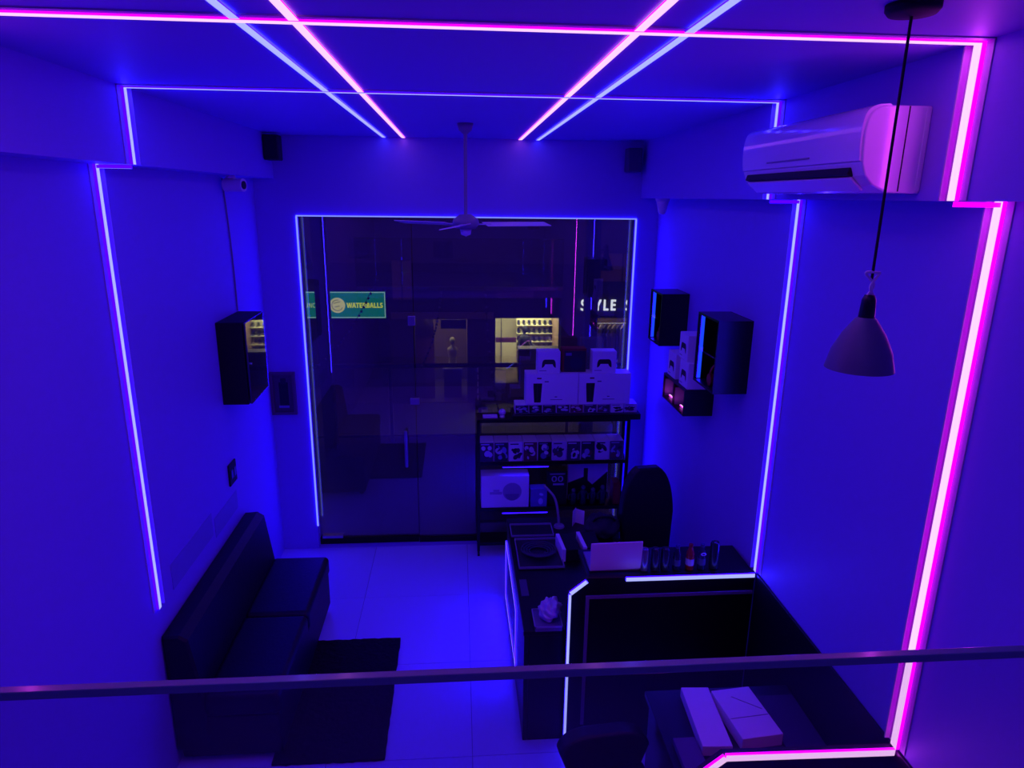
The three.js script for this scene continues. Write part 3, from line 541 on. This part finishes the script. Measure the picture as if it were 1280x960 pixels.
// ---------------------------------------------------------------- outside: corridor, plaza and shops across
struct('corridor_floor', bx(-6, 6, -0.2, -0.005, -8.45, ZF - T), M.granite, 'dark polished stone floor of the outside gallery', 'floor');
struct('gallery_ceiling', bx(-6, 6, 3.6, 3.8, -8.45, ZF - T), M.facadeDark, 'dark soffit over the outside gallery', 'ceiling');
struct('plaza_ground', bx(-16, 16, -3.9, -3.7, -24, -8.5), M.pavement, 'brownish paving of the lower plaza', 'ground');
struct('plaza_roof', bx(-16, 16, 7, 7.2, -24, -8.45), M.facadeDark, 'dark roof over the plaza hall', 'ceiling');
{
  const t = thing('gallery_railing', 'black gallery railing with glass infill outside the shopfront', 'railing', [0, 0, -8.2]);
  part('top_rail', rb(-6, 6, 0.96, 1.01, -0.03, 0.03, 0.01), M.blackMetal, t);
  part('bottom_rail', rb(-6, 6, 0.06, 0.09, -0.015, 0.015, 0.005), M.blackMetal, t);
  for (let k = 0; k < 9; k++) { const x = -5.3 + k * 1.11; part('post', rb(x - 0.02, x + 0.02, 0, 0.97, -0.02, 0.02, 0.004, 1), M.blackMetal, t); part('infill_pane', bx(x + 0.03, x + 1.08, 0.1, 0.95, -0.004, 0.004), M.glass, t); }
  for (const [x, s, lab] of [[-1.585, -1, 'black steel post with a hooded lamp outside the glass door'], [1.572, 1, 'black steel post with a hooded lamp outside behind console cartons']]) {
    const p = thing('steel_post', lab, 'post', [x, 0, -8.02]);
    part('shaft', rb(-0.075, 0.075, 0, 3.6, -0.075, 0.075, 0.006), M.blackMatte, p);
    part('lamp_bracket', rb(s > 0 ? 0.07 : -0.17, s > 0 ? 0.17 : -0.07, 2.4, 2.43, -0.015, 0.015, 0.003, 1), M.blackMetal, p);
    part('lamp_hood', lathe([[0.02, 0.3], [0.03, 0.18], [0.09, 0.02], [0.09, 0], [0, 0.02]], 18).translate(s * 0.16, 2.18, 0), M.black, p);
  }
}
// strings of unlit bulbs hanging across the gallery
const bead = new THREE.SphereGeometry(0.014, 8, 6), beadMats = [M.blackMatte, std('#7a6a70', 0.5)];
for (const [a, b, sag, lab] of [[[-0.85, 2.2, -7.4], [-1.75, 1.0, -7.85], 0.06, 'string of dark unlit bulbs slanting past the green sign'], [[-0.19, 2.05, -7.4], [-0.47, 1.0, -8.1], 0.04, 'string of dark unlit bulbs beside the mannequin window'], [[0.28, 2.05, -7.4], [0.5, 0.3, -8.1], -0.03, 'string of dark unlit bulbs before the bright shop doorway']]) {
  const t = thing('bulb_string', lab, 'light string', a), P = [];
  for (let i = 0; i <= 26; i++) { const k = i / 26; P.push([(b[0] - a[0]) * k + sag * Math.sin(k * Math.PI), (b[1] - a[1]) * k - Math.abs(sag) * Math.sin(k * Math.PI), (b[2] - a[2]) * k]); }
  part('hanger', tube([[0, 0, 0], [-(b[0] - a[0]) * 0.5, (3.6 - a[1]) * 0.5, 0.15], [-(b[0] - a[0]) * 0.9, 3.6 - a[1], 0.3]], 0.0015, 12, 4), M.blackMatte, t);
  part('wire', tube(P, 0.003, 60, 5), M.blackMatte, t);
  P.forEach((p, i) => part('bulb', bead, beadMats[i % 2], t, [p[0], p[1] - 0.014, p[2]]));
}
// facade across the plaza
const FZ = -22;
{
  const t = thing('shop_building', 'dark two-storey shop building across the plaza', 'building', [0, -3.7, FZ]);
  const y = (v) => v + 3.7;
  part('upper_wall', bx(-14, 14, y(0.95), y(7), -0.4, 0), M.facade, t);
  part('fascia', bx(-14, 14, y(-0.82), y(0.95), -0.4, 0.02), M.facadeDark, t);
  for (const [a, b] of [[-14, -5.6], [-2.25, -1.5], [0.25, 1.17], [3.33, 4.3], [6.1, 14]]) part('pier', bx(a, b, 0, y(-0.82), -0.4, 0.04), M.pier, t);
  for (const [a, b] of [[-5.6, -2.25], [-1.5, 0.25], [1.17, 3.33], [4.3, 6.1]]) {
    part('shop_floor', bx(a, b, 0, 0.03, -3, 0), M.tan, t); part('shop_back_wall', bx(a, b, 0, y(-0.6), -3.1, -3), b === 3.33 ? M.cream : M.tan, t);
    part('shop_side_wall', bx(a - 0.06, a, 0, y(-0.6), -3, 0), M.tan, t); part('shop_side_wall', bx(b, b + 0.06, 0, y(-0.6), -3, 0), M.tan, t); part('shop_ceiling', bx(a, b, y(-0.7), y(-0.6), -3, 0), M.tan, t);
  }
  part('shop_platform', bx(1.17, 3.33, 0.03, 0.65, -3, -0.12), M.tan, t);
  part('ledge_trim', bx(-2.2, 1.1, y(-0.83), y(-0.62), 0, 0.12), std('#7a6a6e', 0.7), t);
  // upper-floor windows that can be told apart, each with its glazing bars
  for (const [x0, x1, y0, y1, m] of [[-2.13, -1.52, -0.2, 1.05, M.tan], [-3.45, -2.8, 1.2, 1.66, M.facadeDark], [-0.8, -0.2, 1.15, 1.6, M.facadeDark], [4.6, 6.0, 0.4, 1.3, M.tan], [1.2, 2.4, -0.15, 0.05, std('#5d4850', 0.7)]]) {
    const w = part('window', bx(x0, x1, y(y0), y(y1), 0.02, 0.05), m, t);
    part('window_bar', plain([bx((x0 + x1) / 2 - 0.02, (x0 + x1) / 2 + 0.02, y(y0), y(y1), 0.05, 0.08), bx(x0, x1, y(y0) - 0.04, y(y0), 0.05, 0.08), bx(x0, x1, y(y1), y(y1) + 0.04, 0.05, 0.08)]), M.pier, w);
  }
}
function shopLamp(label, x, w, power, color) { // a flat ceiling panel in a shop, glowing downwards
  const t = thing('shop_ceiling_lamp', label, 'ceiling lamp', [x, -0.72, FZ - 1.3]);
  part('panel', rb(-w / 2, w / 2, -0.04, 0, -0.9, 0.9, 0.01), new THREE.MeshStandardMaterial({ color: '#d0d0c8', emissive: color, emissiveIntensity: Math.min(1.6, power * 0.3) }), t);
  const l = new THREE.RectAreaLight(color, power, w, 1.8); l.position.set(0, -0.05, 0); l.rotation.x = -Math.PI / 2; t.add(l);
}
shopLamp('ceiling lamp panel of the bright cream shop', 2.25, 1.8, 10.0, new THREE.Color().setRGB(1, 0.96, 0.62));
shopLamp('ceiling lamp panel of the mannequin shop', -0.6, 1.2, 2.2, new THREE.Color().setRGB(1, 0.85, 0.62));
shopLamp('ceiling lamp panel of the clothes shop', 5.2, 1.4, 2.2, new THREE.Color().setRGB(1, 0.85, 0.72));
for (const [x, lab] of [[-6, 'unseen round lamp added over the green sign side'], [6, 'unseen round lamp added over the white letter side']]) { // unseen violet lamps added under the roof to brighten the plaza
  const t = thing('added_plaza_lamp', lab, 'ceiling lamp', [x, 7, -16]), c = new THREE.Color().setRGB(0.62, 0.24, 1);
  part('housing', cyl(1.3, 1.35, 0.12, 32).translate(0, -0.06, 0), M.steel, t); part('diffuser', cyl(1.2, 1.2, 0.03, 32).translate(0, -0.135, 0), new THREE.MeshStandardMaterial({ color: '#808080', emissive: c, emissiveIntensity: 0.8 }), t);
  const l = new THREE.RectAreaLight(c, 9, 2.1, 2.1); l.position.set(0, -0.16, 0); l.rotation.x = -Math.PI / 2; t.add(l);
}
// green sign
{
  const t = thing('shop_sign', 'green lit shop sign with yellow lettering and round emblem', 'sign', [-3.85, -0.8, FZ]);
  part('lightbox', rb(-1.52, 1.52, 0, 0.88, 0.02, 0.16, 0.02), std('#234a40', 0.5), t);
  const tex = print(1024, 296, (c, w, h) => {
    c.fillStyle = '#00765c'; c.fillRect(0, 0, w, h); c.strokeStyle = '#9fc6b4'; c.lineWidth = 10; c.strokeRect(8, 10, w - 16, h - 20);
    c.fillStyle = '#b4d07e'; c.font = 'bold 72px sans-serif'; c.fillText('UNC', 160, 178, 112);
    c.fillStyle = '#d8d07a'; c.beginPath(); c.arc(506, 152, 84, 0, 7); c.fill(); c.strokeStyle = '#7a7a3a'; c.lineWidth = 9; c.beginPath(); c.arc(506, 152, 58, 0.4, 5); c.stroke(); c.beginPath(); c.moveTo(468, 130); c.lineTo(538, 112); c.moveTo(478, 170); c.lineTo(530, 160); c.stroke();
    c.fillStyle = '#e4e63a'; c.font = 'bold 74px sans-serif'; c.strokeStyle = '#e4e63a'; c.lineWidth = 4; c.fillText('WATERBALLS', 606, 178, 388); c.strokeText('WATERBALLS', 606, 178, 388);
  });
  part('sign_face', new THREE.PlaneGeometry(3.0, 0.86).translate(0, 0.44, 0.164), new THREE.MeshStandardMaterial({ color: '#000000', emissive: '#ffffff', emissiveMap: tex, emissiveIntensity: 1.0 }), t);
  const l = new THREE.RectAreaLight(new THREE.Color().setRGB(0.1, 0.4, 0.25), 0.6, 3, 0.86); l.position.set(0, 0.44, 0.2); l.rotation.y = Math.PI; t.add(l);
}
// white letters
{
  const font = await new FontLoader().loadAsync('fonts/droid/droid_sans_bold.typeface.json');
  const t = thing('letter_sign', 'glowing white capital letters on the dark clothes shop fascia', 'sign', [3.96, -0.56, FZ + 0.03]);
  const glow = new THREE.MeshStandardMaterial({ color: '#202020', emissive: '#ffffff', emissiveIntensity: 1.5 });
  [...'STYLE S'].forEach((ch, i) => { if (ch !== ' ') part('letter', new TextGeometry(ch, { font, size: 0.36, depth: 0.06, curveSegments: 5 }).scale(0.78, 1, 1), glow, t, [[0, 0.24, 0.47, 0.74, 0.98, 0, 1.5][i], 0, 0]); });
  const l = new THREE.RectAreaLight(0xffffff, 0.5, 1.6, 0.36); l.position.set(0.7, 0.18, 0.1); l.rotation.y = Math.PI; t.add(l);
}
// bright shop: door panel, shelves with shoes, counter, person
{
  const Y = -3.05;
  const d = thing('shop_door_panel', 'cream roller panel at the bright shop doorway', 'panel', [1.66, Y, FZ - 1.9]);
  part('panel', rb(-0.37, 0.37, 0, 1.03, -0.03, 0.03, 0.01), M.cream, d); part('rail', rb(-0.37, 0.37, 1.03, 1.2, -0.04, 0.04, 0.01), std('#4a1a38', 0.6), d);
  part('mullion', rb(-0.19, -0.165, 0, 2.3, 0.04, 0.07, 0.004, 1), M.blackMetal, d);
  const s = thing('shoe_rack', 'wide wall rack of dark shoes in the bright shop', 'rack', [2.8, Y, FZ - 2.2]);
  part('backboard', rb(-0.75, 0.75, 0, 2.2, -0.05, 0, 0.01), M.cream, s);
  for (let r = 0; r < 4; r++) part('shelf_board', rb(-0.75, 0.75, 0.72 + r * 0.3, 0.75 + r * 0.3, 0, 0.32, 0.004, 1), M.cream, s);
  const shoe = plain([rb(-0.05, 0.05, 0, 0.05, -0.13, 0.13, 0.02, 1), rb(-0.045, 0.045, 0.03, 0.15, -0.13, 0.02, 0.03, 1)]), sm = ['#16161c', '#3a1a1e', '#7a3428', '#23233a', '#8a7a5a'].map((c) => std(c, 0.6));
  for (let r = 0; r < 4; r++) for (let k = 0; k < 8; k++) solo('shoe', shoe, sm[r > 1 ? (k + r) % 2 * 3 : (k * 3 + r) % 5], r > 1 ? 'dark shoe on the upper boards of the shop rack' : 'shoe on the lower boards of the shop rack', 'shoe', [2.12 + k * 0.19, Y + 0.75 + r * 0.3, FZ - 2.03], r > 1 ? 'shoes on the upper rack boards' : 'shoes on the lower rack boards');
  const c = thing('shop_counter', 'dark counter at the front of the bright shop', 'counter', [2.65, Y, FZ - 0.4]);
  part('body', rb(-0.68, 0.68, 0.03, 1.1, -0.25, 0.2, 0.02), M.facadeDark, c); part('worktop', rb(-0.7, 0.7, 1.1, 1.16, -0.27, 0.24, 0.01), M.pier, c);
  for (const x of [-0.45, -0.1, 0.25]) part('counter_panel', rb(x - 0.12, x + 0.12, 0.3, 0.9, 0.2, 0.22, 0.005, 1), M.pier, c);
  // person standing behind the counter, leaning towards the shelf
  const p = thing('person', 'person in dark clothes standing behind the bright shop counter', 'person', [2.25, Y, FZ - 1.2], null, 0.5);
  const body = plain([
    lathe([[0, 0.78], [0.16, 0.8], [0.15, 1.0], [0.19, 1.22], [0.2, 1.34], [0.12, 1.42], [0.055, 1.46], [0.05, 1.52], [0, 1.52]], 18).scale(1, 1, 0.65), new THREE.SphereGeometry(0.1, 16, 12).scale(0.9, 1.2, 1).translate(0.02, 1.62, 0.02),
    tube([[-0.09, 0.85, 0], [-0.1, 0.45, 0.02], [-0.1, 0.04, 0]], 0.075, 14), tube([[0.09, 0.85, 0], [0.1, 0.45, 0.02], [0.1, 0.04, 0]], 0.075, 14),
    tube([[0.18, 1.34, 0], [0.26, 1.12, 0.06], [0.3, 1.02, 0.28]], 0.045, 14), tube([[-0.18, 1.34, 0], [-0.26, 1.12, 0.04], [-0.22, 0.92, 0.2]], 0.045, 14),
    rb(-0.15, -0.05, 0, 0.08, -0.08, 0.18, 0.02), rb(0.05, 0.15, 0, 0.08, -0.08, 0.18, 0.02)]);
  part('body', body, std('#1c1a26', 0.7), p);
  part('hair', new THREE.SphereGeometry(0.105, 14, 10, 0, 7, 0, 1.7).scale(0.95, 1.2, 1.05).translate(0.02, 1.635, 0.005), M.blackMatte, p);
}
// mannequin shop
{
  const Y = -3.67;
  const w = thing('shop_partition', 'plain tan wall panel inside the mannequin shop', 'panel', [-1.15, Y, FZ - 0.5]);
  part('panel', rb(-0.3, 0.3, 0, 2.75, -0.03, 0.03, 0.01), std('#a8846c', 0.8), w); part('edge_frame', rb(-0.34, -0.3, 0, 2.75, -0.04, 0.04, 0.004, 1), std('#6d5a5a', 0.6), w);
  const t = thing('mannequin', 'pale mannequin bust on a display plinth across the plaza', 'mannequin', [-0.25, Y, FZ - 0.7]);
  part('plinth', rb(-0.3, 0.3, 0, 1.0, -0.2, 0.2, 0.02), std('#4a4048', 0.7), t); part('plinth_top', rb(-0.34, 0.34, 1.0, 1.06, -0.24, 0.24, 0.01), M.whiteCard, t);
  part('bust', lathe([[0, 1.06], [0.1, 1.06], [0.14, 1.2], [0.12, 1.36], [0.17, 1.6], [0.17, 1.7], [0.06, 1.78], [0.05, 1.84], [0, 1.84]], 20).scale(1, 1, 0.7), M.cream, t);
  part('head', new THREE.SphereGeometry(0.11, 16, 12).scale(0.9, 1.2, 1).translate(0, 1.95, 0), M.cream, t);
  const h = thing('header_board', 'dull grey-blue header board in the mannequin shop window', 'board', [-0.2, -1.2, FZ - 0.2]);
  part('board', rb(-0.42, 0.42, 0, 0.3, -0.03, 0.03, 0.01), std('#6a7480', 0.6), h);
}
// clothes shop: garments on a rail
{
  const rail = thing('clothes_rail', 'steel rail holding garments in the clothes shop', 'rail', [5.2, -3.67, FZ - 0.6]);
  part('bar', cyl(0.02, 0.02, 1.6).rotateZ(Math.PI / 2).translate(0, 2.55, 0), M.steel, rail); for (const s of [-0.78, 0.78]) part('upright', cyl(0.02, 0.02, 2.55).translate(s, 1.275, 0), M.steel, rail);
  const gm = ['#a08a80', '#5d4c5a', '#b8a698', '#463a4c', '#8a7468'].map((c) => std(c, 0.8));
  for (let k = 0; k < 10; k++) {
    const len = 1.1 + (k * 37 % 10) * 0.05, g = new THREE.ExtrudeGeometry(new THREE.Shape([[-0.05, 0], [-0.2, -0.1], [-0.26, -0.35], [-0.18, -0.37], [-0.17, -len], [0.17, -len], [0.18, -0.37], [0.26, -0.35], [0.2, -0.1], [0.05, 0]].map((p) => new THREE.Vector2(...p))), { depth: 0.05, bevelEnabled: true, bevelSize: 0.01, bevelThickness: 0.01, bevelSegments: 1 });
    solo('garment', g, gm[k % 5], `${nth[k]} garment from the bright shop side on the clothes rail`, 'garment', [4.5 + k * 0.155, -1.16, FZ - 0.6], 'garments on the shop rail', [0, 0.9, 0]);
  }
}
// banner stand on the plaza
{
  const t = thing('banner_stand', 'narrow dark banner stand with pale slanted blocks on the plaza', 'banner', [0.62, -3.7, FZ + 0.6]);
  part('panel', rb(-0.2, 0.2, 0.02, 1.5, -0.02, 0.02, 0.005), M.facadeDark, t); part('foot', rb(-0.25, 0.25, 0, 0.04, -0.15, 0.15, 0.01), M.blackMetal, t);
  part('printed_face', new THREE.PlaneGeometry(0.2, 1.2).translate(0, 0.82, 0.022), std('#ffffff', 0.6, { map: print(48, 256, (c, w, h) => { c.fillStyle = '#191518'; c.fillRect(0, 0, w, h); c.fillStyle = '#d8d0d8'; for (let k = 0; k < 5; k++) { c.beginPath(); c.moveTo(6, 12 + k * 50); c.lineTo(42, 6 + k * 50); c.lineTo(42, 40 + k * 50); c.lineTo(6, 46 + k * 50); c.fill(); } c.fillStyle = '#191518'; for (let k = 0; k < 5; k++) c.fillRect(18, 20 + k * 50, 12, 12); }) }), t);
}

scene.traverse((o) => { if (o.isMesh) { o.castShadow = true; o.receiveShadow = true; } });
renderer.render(scene, camera);
